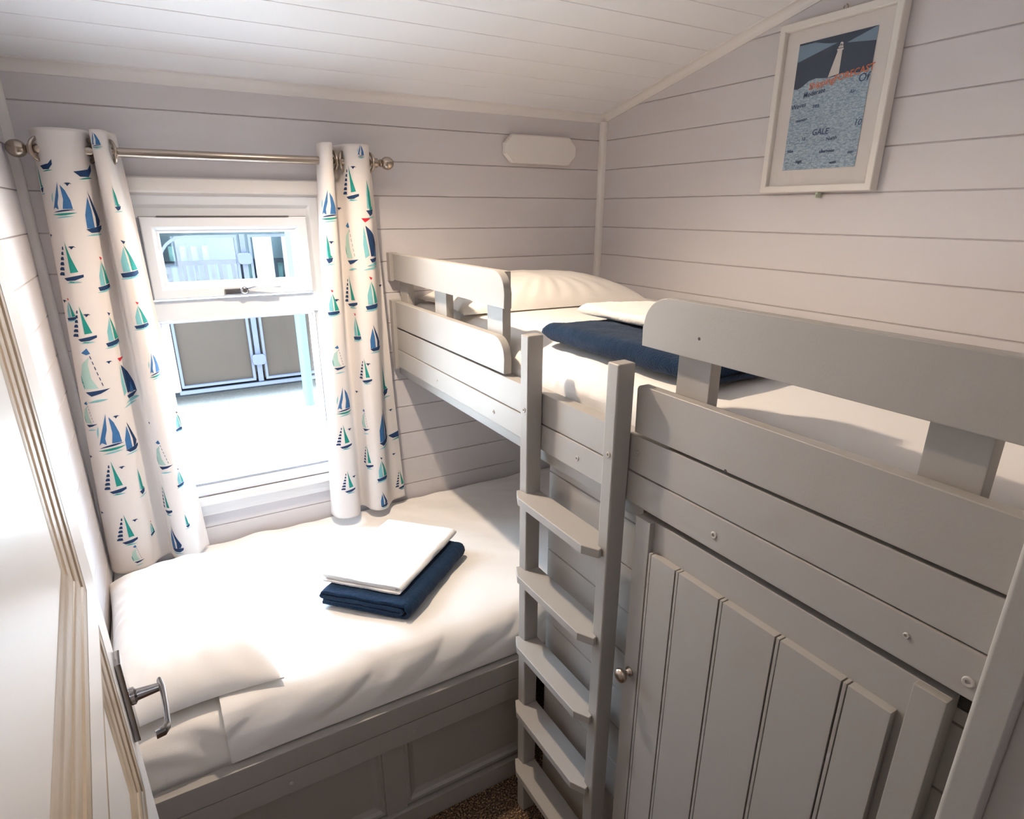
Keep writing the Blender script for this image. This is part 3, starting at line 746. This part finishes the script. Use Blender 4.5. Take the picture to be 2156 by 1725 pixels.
# ------------------------------------------------------------------ lower bed
BY = -.867
bed = thing('bed_base', 'grey painted single bed base with panelled front under the window', 'bed', (-.95, -.43, 0))
def bxb(name, *a, **k):
    b = bmesh.new(); box(b, *a, **k); return finish(name, b, M_bunk, bed, smooth=35)
BX1 = -.02
bxb('front_rail', XL+.002, -.8455, BY, BY+.030, .3815, .446, bev=.004)
bxb('front_rail', XL+.002, -.8455, BY+.001, BY+.030, .314, .379, bev=.003)
bxb('slat_base', XL+.002, BX1, BY+.031, -.004, .395, .425, bev=.002)
b = bmesh.new()
PXS = [(XL+.002, -1.299), (-1.238, -.8455)]
MF = lambda u, v, h: Vector((u, BY+.022-h, v))
box(b, XL+.002, -.8455, BY+.034, BY+.050, .0, .392)
for a, c2 in PXS:
    mitred(b, MF, a, c2, .078, .32, [(-.004, 0), (0, 0), (.004, .003), (.010, .003), (.016, -.005), (.024, -.008), (.030, -.010)])
    quad(b, MF, a+.030, c2-.030, .108, .290, -.010)
box(b, -1.299, -1.238, BY+.020, BY+.034, .0, .3135, .001)
finish('front_panel', b, M_bunk, bed, smooth=25)
bxb('plinth', XL+.002, -.8455, BY+.008, BY+.034, .0, .066, bev=.004)
for x in (-1.211, -1.529):
    screw(x, BY+.001, .346, bed, ax=(0, -1, 0), r=.005)
settle(bed)

# ------------------------------------------------------------------ bedding
def fbm(p, o=4):
    return noise.fractal(p, 1.0, 2.0, o)
def slab(name, x0, x1, prof, nx, fn, m, parent=None, nsub=1, thick=None):
    """cloth over a cross-section: prof = [(y, z)] dense, extruded along x, displaced by fn(x, y, z, k) -> Vector"""
    b = bmesh.new(); rows = []
    for i in range(nx+1):
        x = x0 + (x1-x0)*i/nx
        e = min(i, nx-i)/nx*(x1-x0)
        row = []
        for k, (y, z) in enumerate(prof):
            p = Vector((x, y, z)); p += fn(x, y, z, k/(len(prof)-1), abs(e)); row.append(b.verts.new(p))
        rows.append(row)
    for i in range(nx):
        for k in range(len(prof)): kk = (k+1) % len(prof); b.faces.new([rows[i][k], rows[i+1][k], rows[i+1][kk], rows[i][kk]])
    b.faces.new(rows[0]); b.faces.new(rows[-1][::-1])
    return finish(name, b, m, parent, smooth=50)
def resample(P, n):
    L = [0]
    for a, c2 in zip(P, P[1:]): L.append(L[-1]+math.hypot(c2[0]-a[0], c2[1]-a[1]))
    out = []; j = 0
    for i in range(n+1):
        s = L[-1]*i/n
        while j < len(P)-2 and L[j+1] < s: j += 1
        t = (s-L[j])/((L[j+1]-L[j]) or 1); out.append((P[j][0]+(P[j+1][0]-P[j][0])*t, P[j][1]+(P[j+1][1]-P[j][1])*t))
    return out
def smoothpoly(P, it=3):
    for _ in range(it):
        Q = [P[0]]
        for a, c2 in zip(P, P[1:]): Q += [(a[0]*.75+c2[0]*.25, a[1]*.75+c2[1]*.25), (a[0]*.25+c2[0]*.75, a[1]*.25+c2[1]*.75)]
        Q.append(P[-1]); P = Q
    return P
# fitted sheet over the mattress (its front face shows at the pillow end)
mp_ = resample(smoothpoly([(-.008, .428), (-.008, .57), (-.03, .583), (-.70, .583), (-.805, .580), (-.830, .545), (-.834, .49), (-.832, .450), (-.828, .449), (-.828, .428)]), 120)
def f_matt(x, y, z, k, e):
    w = max(0, min(1, (-y-.74)*10))*max(0, min(1, (z-.45)*25))
    d = w*.006*math.sin(38*(x+z*1.6)+3*fbm(Vector((x*3, z*5, 0)))) + .0025*fbm(Vector((x*5, y*5, 2)))*max(0, min(1, (z-.47)*30))
    return Vector((0, -max(d, -.004)*w, d*(1-w)*.8))
mt = slab('mattress', XL+.004, -.03, mp_, 240, f_matt, M_linen2)
tag(mt, 'mattress in a cream fitted sheet on the lower bed', 'mattress')
# duvet on it
dp_ = resample(smoothpoly([(-.012, .560), (-.012, .585), (-.022, .592), (-.06, .597), (-.40, .600), (-.70, .600), (-.79, .596), (-.830, .575), (-.8455, .53), (-.847, .48), (-.845, .452), (-.841, .4485), (-.8375, .470), (-.8375, .53), (-.822, .570), (-.78, .587), (-.70, .5885), (-.06, .5865), (-.02, .582), (-.012, .56)]), 300)
def f_duvet(x, y, z, k, e):
    inner = k > .52
    if inner: return Vector((0, 0, 0))
    front = max(0, min(1, (-y-.72)*8))
    n1 = fbm(Vector((x*2.2+1, y*2.4, .3)))
    # long soft ripples running down over the front edge and slanting across the top
    s = x*.80 + (y*.9 - (z-.6)*1.3)
    rip = math.sin(s*21 + 4*fbm(Vector((x*1.6, y*1.6, 4)), 3))
    rip2 = math.sin((x*.6 + y*1.2)*26 + 5*n1)
    rip3 = math.sin((x*.9 + y*1.1 - (z-.6)*1.6)*62 + 7*fbm(Vector((x*3, y*3, 9)), 3))*max(0, fbm(Vector((x*2.5, y*2, 12)), 2)+.45)
    amp = .0105*front*max(0, min(1, (z-.455)*14)) + .0028*(1-front)
    d = rip*amp*.8 + .0018*rip2*(1-front) + .004*n1*(1-front*.5) + .0035*rip3*front*max(0, min(1, (z-.455)*14)) + .0008*rip3*(1-front)
    edge = max(0, min(1, (-.0-y)*12)); d *= edge
    lift = max(0, min(1, (-y-.60)*5))*max(0, min(1, (z-.5)*8))*.004
    back = .014*max(0, fbm(Vector((x*6, 7, 1)), 2)+.35)*max(0, 1-abs(y+.03)*14)
    if x < -1.60: d -= .0
    dz = d*(1-front*.5) + lift + back
    return Vector((0, -abs(d)*front*1.2, max(dz, -.003)*(.2+.8*(1-front) if z < .57 else 1)))
dv = slab('duvet', -1.645, -.035, dp_, 300, f_duvet, M_linen)
tag(dv, 'white duvet spread over the lower bed and tucked inside the front rail', 'duvet')

def pillow(name, c, lx, ly, h, rot, label, m, seed=0, sag=0.0, tiltx=0.0, nr=90, basez=None, flange=None):
    b = bmesh.new(); top = []; bot = []
    R = Matrix.Rotation(rot, 3, 'Z')
    for i in range(nr+1):
        rt = []; rbm = []
        for j in range(nr+1):
            a = -1 + 2*i/nr; q = -1 + 2*j/nr
            # pinch the sides inwards a little so the corners stick out
            px = a*lx/2*(1 - .07*(1-a*a)*0 - .055*(1 - q*q)*abs(a)**3*0 - .05*(1-abs(q)**1.5)*0)
            ex = 1 - .06*(1-q*q)*(abs(a)**4); ey = 1 - .06*(1-a*a)*(abs(q)**4)
            X = a*lx/2*ex; Y = q*ly/2*ey
            w = max(0, (1-abs(a)**2.6))**.55 * max(0, (1-abs(q)**2.6))**.55
            P = Vector((X*3.2+seed, Y*3.2, seed))
            wr = .0035*math.sin(34*(X*.5+Y)+6*fbm(P, 3))*w**.3*(abs(a)+abs(q))*.45 + .006*fbm(Vector((X*7+seed, Y*7, 3)), 3)*w**.5
            creas = .005*math.sin(math.atan2(Y, X)*22 + 4*fbm(P, 2))*(max(abs(a), abs(q))**3)*(1-max(abs(a), abs(q))**8)
            zt = h*w + (wr + creas)*(1 if w > 0 else 0)
            zb = -h*.10*w
            v = R @ Vector((X, Y, 0)) + Vector(c)
            tz = tiltx*X
            rt.append(b.verts.new((v.x, v.y, c[2] + max(zt, .0035) + tz))); rbm.append(b.verts.new((v.x, v.y, c[2] + (.0 if w < .02 else max(zb, -.0))+tz)))
        top.append(rt); bot.append(rbm)
    for i in range(nr):
        for j in range(nr):
            b.faces.new([top[i][j], top[i+1][j], top[i+1][j+1], top[i][j+1]]); b.faces.new([bot[i][j], bot[i][j+1], bot[i+1][j+1], bot[i+1][j]])
    for i in range(nr):
        b.faces.new([top[i][0], bot[i][0], bot[i+1][0], top[i+1][0]]); b.faces.new([top[i][nr], top[i+1][nr], bot[i+1][nr], bot[i][nr]])
        b.faces.new([top[0][i], top[0][i+1], bot[0][i+1], bot[0][i]]); b.faces.new([top[nr][i], bot[nr][i], bot[nr][i+1], top[nr][i+1]])
    o = finish(name, b, m, smooth=60); tag(o, label, 'pillow'); return o
pillow('pillow', (-1.690, -.478, .6065), .355, .670, .115, math.radians(1.5), 'plump white pillow at the left end of the lower bed', M_linen, seed=2)

def frame_of(a, bvec):
    A = Vector((a[0], a[1], 0)).normalized(); B = Vector((bvec[0], bvec[1], 0)).normalized(); return A, B
def towel(name, origin, adir, bdir, la, lb, layers, t, m, label, seed=0, nb=150, soft=.003, round_end=False, fuzz=.0009):
    """folded towel: a serpentine ribbon in the a-z plane swept along b"""
    A, B = frame_of(adir, bdir)
    mid = []           # centre line of the serpentine
    r = t*.5*1.02
    x0, x1 = r+t*.4, la-r-t*.4
    n = 60
    zz = [t*.5 + k*t*1.02 for k in range(layers)]
    def run(z, rev, a=x0, c=x1): 
        xs = [a + (c-a)*i/n for i in range(n+1)]
        return [(x, z) for x in (xs[::-1] if rev else xs)]
    def turn(cx, za, zb, s, m_=9):
        R0 = abs(zb-za)/2; mz = (za+zb)/2; d = 1 if zb > za else -1
        return [(cx + s*math.cos(-PI/2+PI*i/m_)*R0*1.15, mz + d*math.sin(-PI/2+PI*i/m_)*R0) for i in range(1, m_)]
    top = layers-1
    x1 = la - (zz[top]-zz[0])/2*1.15 - t*.5; xi = la - t*2.1
    mid = run(zz[0], False, x0*.4, x1) + turn(x1, zz[0], zz[top], 1) + run(zz[top], True, x0, x1)
    z_prev = zz[top]; side_ = -1
    for k in range(top-1, 0, -1):
        cx = x0 if side_ < 0 else xi - (zz[top]-zz[0])*.25
        mid += turn(cx, z_prev, zz[k], side_); mid += run(zz[k], side_ > 0, x0, xi - (zz[top]-zz[0])*.25)
        z_prev = zz[k]; side_ = -side_
    # ribbon outline
    b = bmesh.new(); ht = t*.46
    N = len(mid); rows = []
    for j in range(nb+1):
        v = j/nb; row = []
        endf = min(v, 1-v)*lb
        puff = min(1.0, (endf/.012))**.5
        for side in (1, -1):
            rr2 = []
            for i in range(N):
                p = mid[i]; a = mid[max(i-1, 0)]; c2 = mid[min(i+1, N-1)]
                dx, dz = c2[0]-a[0], c2[1]-a[1]; L = math.hypot(dx, dz) or 1
                nxn, nz = -dz/L, dx/L
                g = ht*(.72+.28*puff)
                x = p[0] + side*nxn*g; z = p[1] + side*nz*g
                nn = fbm(Vector((x*9+seed, v*lb*9, z*20)), 3)
                lay = int(z/t)
                x += .0022*fbm(Vector((v*6, lay*3.1+seed, 0)), 2); 
                fz = fuzz*fbm(Vector((x*150, v*lb*150, z*150+seed)), 2)
                x += nxn*side*fz; z += nz*side*fz
                z = max(z + soft*nn*(z/(t*layers)), .0004)
                yb = v*lb + (.004*math.sin(lay*2.3+seed) if 0 < j < nb else .004*math.sin(lay*2.3+seed)) + .003*fbm(Vector((x*12, lay, seed)), 2)
                if round_end:
                    q = min(1, endf/.030); q = (1-(1-q)**2)**.5
                    z = t*layers*.45 + (z - t*layers*.45)*(.25+.75*q); z = max(z, .0004 + t*.1)
                P = Vector(origin) + A*x + B*yb + Vector((0, 0, z)); rr2.append(b.verts.new(P))
            row.append(rr2)
        rows.append(row)
    for j in range(nb):
        for i in range(N-1):
            b.faces.new([rows[j][0][i], rows[j][0][i+1], rows[j+1][0][i+1], rows[j+1][0][i]])
            b.faces.new([rows[j][1][i], rows[j+1][1][i], rows[j+1][1][i+1], rows[j][1][i+1]])
        for i in (0, N-1): b.faces.new([rows[j][0][i], rows[j+1][0][i], rows[j+1][1][i], rows[j][1][i]])
    for j in (0, nb):
        for i in range(N-1): b.faces.new([rows[j][0][i], rows[j][1][i], rows[j][1][i+1], rows[j][0][i+1]])
    o = finish(name, b, m, smooth=60); tag(o, label, 'towel'); return o
av = (.191, -.201); bv = (.28, .232)
towel('bath_towel', (-1.356, -.556, .6065), av, bv, .278, .362, 4, .0112, M_navy, 'folded navy towel lying on the lower bed under the white towel', seed=1)
towel('hand_towel', (-1.334, -.516, .6545), av, bv, .248, .355, 3, .0080, M_wtowel, 'folded white towel on top of the navy towel on the lower bed', seed=5, soft=.002)

# upper bunk bedding
um = resample(smoothpoly([(-.020, 1.1595), (-.020, 1.32), (-.03, 1.335), (-.80, 1.335), (-.842, 1.30), (-.848, 1.22), (-.846, 1.1595)]), 120)
def along_y(name, y0, y1, prof, ny, fn, m):
    b = bmesh.new(); rows = []
    for i in range(ny+1):
        y = y0 + (y1-y0)*i/ny; row = []
        for k, (x, z) in enumerate(prof): row.append(b.verts.new(Vector((x, y, z)) + fn(x, y, z, k/(len(prof)-1))))
        rows.append(row)
    for i in range(ny):
        for k in range(len(prof)): kk = (k+1) % len(prof); b.faces.new([rows[i][k], rows[i+1][k], rows[i+1][kk], rows[i][kk]])
    b.faces.new(rows[0]); b.faces.new(rows[-1][::-1]); return finish(name, b, m, smooth=50)
tag(along_y('mattress', -1.88, -.012, um, 60, lambda x, y, z, k: Vector((0, 0, 0)), M_linen2), 'mattress in a white sheet on the upper bunk', 'mattress')
ud = resample(smoothpoly([(-.014, 1.30), (-.014, 1.345), (-.04, 1.353), (-.50, 1.356), (-.76, 1.354), (-.818, 1.340), (-.846, 1.305), (-.8515, 1.262), (-.8515, 1.235), (-.8495, 1.235), (-.8495, 1.26), (-.8435, 1.30), (-.815, 1.330), (-.76, 1.338), (-.04, 1.338), (-.018, 1.33), (-.014, 1.30)]), 260)
def f_ud(x, y, z, k):
    if k > .55: return Vector((0, 0, 0))
    fr = max(0, min(1, (-x-.74)*9))
    n1 = fbm(Vector((x*2.4, y*2.2, 5)))
    rip = math.sin(y*52 + 5*n1 + (z-1.3)*18)
    low = max(0, min(1, (z-1.262)*40))
    gap = max(0, min(1, 1-abs(y+1.10)/.16))       # bulges out where the ladder opening leaves it free
    d = .0028*rip*fr*low + .003*n1*(1-fr)
    return Vector((-abs(d)*fr*.6 - .010*gap*fr*low, 0, d*(1-fr*.6) + .0))
tag(along_y('duvet', -1.875, -.016, ud, 340, f_ud, M_linen), 'white duvet laid flat over the upper bunk', 'duvet')
pillow('pillow', (-.460, -.235, 1.3600), .705, .415, .098, math.radians(-3), 'flat cream pillow on the upper bunk by the window wall', M_linen2, seed=9)
towel('bath_towel', (-.500, -1.375, 1.3590), (-1, .02), (-.02, 1), .315, .515, 3, .0150, M_navy, 'folded navy towel on the upper bunk beside the ladder opening', seed=11, soft=.006, round_end=True)
towel('hand_towel', (-.455, -1.27, 1.4070), (-1, .05), (-.05, 1), .215, .445, 3, .0085, M_wtowel, 'white towel folded on top of the navy towel on the upper bunk', seed=14, soft=.005, round_end=True)

# ------------------------------------------------------------------ the open door at the left
door = struct(link('door_1', None))
E0 = Vector((-1.7578, -1.200, 0)); ang = math.radians(3.5)
DD = Vector((math.sin(ang), -math.cos(ang), 0)); DN = Vector((math.cos(ang), math.sin(ang), 0)); LEAN = .0068
def MD(u, v, h): return E0 + DD*u + DN*h + Vector((-LEAN*(v-1.11), 0, v))
door.location = tuple(MD(0, 0, 0))
DW, DZB, DZT = .80, .012, 1.93
rects = [(.105, .715, 1.228, 1.83), (.083, .715, .885, 1.166), (.083, .715, .12, .82)]
b = bmesh.new()
us = sorted({0, DW} | {r[0] for r in rects} | {r[1] for r in rects}); vs = sorted({DZB, DZT} | {r[2] for r in rects} | {r[3] for r in rects})
for a, c2 in zip(us, us[1:]):
    for d, e in zip(vs, vs[1:]):
        mu, mv = (a+c2)/2, (d+e)/2
        if any(r[0] < mu < r[1] and r[2] < mv < r[3] for r in rects): continue
        quad(b, MD, a, c2, d, e, 0)
for r in rects: quad(b, MD, r[0], r[1], r[2], r[3], -.0105)
for (u0, u1, v0, v1) in ((0, 0, DZB, DZT), (DW, DW, DZB, DZT)):
    b.faces.new([b.verts.new(MD(u0, v0, 0)), b.verts.new(MD(u0, v1, 0)), b.verts.new(MD(u0, v1, -.035)), b.verts.new(MD(u0, v0, -.035))])
b.faces.new([b.verts.new(p) for p in (MD(0, DZT, 0), MD(DW, DZT, 0), MD(DW, DZT, -.035), MD(0, DZT, -.035))])
b.faces.new([b.verts.new(p) for p in (MD(0, DZB, 0), MD(DW, DZB, 0), MD(DW, DZB, -.035), MD(0, DZB, -.035))])
quad(b, MD, 0, DW, DZB, DZT, -.035)
bmesh.ops.remove_doubles(b, verts=b.verts[:], dist=1e-5)
finish('door_leaf', b, M_door, door)
for r in rects:
    b = bmesh.new()
    pf = [(0, -.0002), (.005, -.0010), (.012, -.0012), (.015, -.0030), (.024, -.0034), (.032, -.0042), (.035, -.0060), (.044, -.0062), (.052, -.0070), (.055, -.0086), (.062, -.0090), (.066, -.0104)]
    mitred(b, MD, *r, pf); finish('panel_moulding', b, M_mould, door, smooth=28)
b = bmesh.new()   # lever handle on a back plate
def dbox(b, u0, u1, v0, v1, h0, h1, bev):
    n = len(b.verts); bb = bmesh.new(); box(bb, u0, u1, v0, v1, h0, h1, bev)
    mp = {v: b.verts.new(MD(v.co.x, v.co.y, v.co.z)) for v in bb.verts}
    for f in bb.faces: b.faces.new([mp[v] for v in f.verts])
    bb.free()
HZ = 1.005
dbox(b, .008, .043, HZ-.068, HZ+.068, .0, .008, .0015)
finish('handle_plate', b, M_chrome, door, smooth=30)
b = bmesh.new()
hv = HZ - .002
sweep(b, [MD(.026, hv, .007), MD(.026, hv, .011), MD(.026, hv, .013), MD(.026, hv, .016), MD(.026, hv, .042), MD(.026, hv, .046)], [.0125, .0125, .0125, .0085, .0062, .006], 20)
sweep(b, [MD(.016, hv+.001, .0455), MD(.036, hv, .0475), MD(.08, hv, .0475), MD(.112, hv, .046), MD(.120, hv, .041), MD(.122, hv, .031)], [(.0042, .0085), (.0042, .009), (.0036, .0085), (.0036, .008), (.004, .008), (.0038, .0075)], 14)
finish('lever', b, M_chrome, door, smooth=40)
settle(door)

# ------------------------------------------------------------------ ceiling lamp and light
LY = -.545; LXP = -1.235
lp = thing('downlight', 'small round recessed spotlight in the sloping ceiling above the lower bed', 'lamp', (LXP, LY, ceil_z(LY)))
nrm = Vector((0, -SL, -1)).normalized()
b = bmesh.new(); lathe(b, Vector((LXP, LY, ceil_z(LY))), nrm, [(.042, .0), (.042, .004), (.038, .006), (.030, .005), (.028, .002)], 36)
finish('bezel', b, M_nickel, lp, smooth=40)
b = bmesh.new(); lathe(b, Vector((LXP, LY, ceil_z(LY))), nrm, [(.027, .0008), (.0, .0012)], 32)
finish('bulb', b, emis('warm_lamp_face', (1, .78, .55), 30), lp)
settle(lp)
ld = bpy.data.lights.new('lamp_light', 'SPOT'); ld.energy = 49; ld.color = (1, .80, .60); ld.spot_size = math.radians(156); ld.spot_blend = .7; ld.shadow_soft_size = .022
lo = bpy.data.objects.new('lamp_light', ld); COL.objects.link(lo); lo.location = (LXP, LY-.004, ceil_z(LY)-.022); lo.rotation_euler = Vector((0, .30, 1)).to_track_quat('Z', 'Y').to_euler()
# hallway light behind the camera
hd = bpy.data.lights.new('hall_light', 'POINT'); hd.energy = 2; hd.color = (1, .86, .74); hd.shadow_soft_size = .12
ho = bpy.data.objects.new('hall_light', hd); COL.objects.link(ho); ho.location = (-1.2, -2.55, 2.2)
# sun on the ground outside, coming along the wall so that none of it enters
sd = bpy.data.lights.new('sun', 'SUN'); sd.energy = 40.0; sd.color = (1, .98, .96); sd.angle = math.radians(2)
so = bpy.data.objects.new('sun', sd); COL.objects.link(so); so.rotation_euler = Vector((-.45, .02, .9)).to_track_quat('Z', 'Y').to_euler(); so.location = (-4, 3, 8)
# portal that only guides sampling of the sky through the window
pd_ = bpy.data.lights.new('window_portal', 'AREA'); pd_.shape = 'RECTANGLE'; pd_.size = WX1-WX0; pd_.size_y = WZ1-WZ0; pd_.cycles.is_portal = True
po = bpy.data.objects.new('window_portal', pd_); COL.objects.link(po); po.location = ((WX0+WX1)/2, .085, (WZ0+WZ1)/2); po.rotation_euler = (-PI/2, 0, 0)

w = bpy.data.worlds.new('sky'); scene.world = w; w.use_nodes = True; nt = w.node_tree
bg = nt.nodes['Background']; bg.inputs['Strength'].default_value = 22.0
tc = nt.nodes.new('ShaderNodeTexCoord'); sx = nt.nodes.new('ShaderNodeSeparateXYZ'); rp = nt.nodes.new('ShaderNodeValToRGB')
rp.color_ramp.elements[0].position = .0; rp.color_ramp.elements[0].color = (.76, .88, 1, 1); rp.color_ramp.elements[1].position = .6; rp.color_ramp.elements[1].color = (.55, .75, 1, 1)
nt.links.new(tc.outputs['Generated'], sx.inputs[0]); nt.links.new(sx.outputs['Z'], rp.inputs[0]); nt.links.new(rp.outputs[0], bg.inputs[0])

# ------------------------------------------------------------------ camera
cd = bpy.data.cameras.new('camera'); cam = bpy.data.objects.new('camera', cd); COL.objects.link(cam); scene.camera = cam
cd.sensor_fit = 'HORIZONTAL'; cd.sensor_width = 36; cd.lens = 36*CAM['f']/2156; cd.shift_x = -CAM['ppx']/2156; cd.shift_y = CAM['ppy']/2156; cd.clip_start = .01
yaw, pitch, roll = CAM['yaw'], CAM['pitch'], CAM['roll']
Fv = Vector((math.sin(yaw)*math.cos(pitch), math.cos(yaw)*math.cos(pitch), math.sin(pitch)))
Rv = Fv.cross(Vector((0, 0, 1))).normalized(); Uv = Rv.cross(Fv)
c_, s_ = math.cos(roll), math.sin(roll)
R2, U2 = Rv*c_ + Uv*s_, Uv*c_ - Rv*s_
mw = Matrix(((R2.x, U2.x, -Fv.x, CAM['x']), (R2.y, U2.y, -Fv.y, CAM['y']), (R2.z, U2.z, -Fv.z, CAM['z']), (0, 0, 0, 1)))
cam.matrix_world = mw

scene.view_settings.view_transform = 'Standard'; scene.view_settings.look = 'None'; scene.view_settings.gamma = 1
scene.view_settings.use_curve_mapping = False; scene.view_settings.exposure = 0.32
scene.cycles.use_denoising = True; scene.cycles.max_bounces = 10; scene.cycles.diffuse_bounces = 6; scene.cycles.transparent_max_bounces = 12
scene.cycles.sample_clamp_indirect = 0; scene.cycles.caustics_reflective = False; scene.cycles.caustics_refractive = False
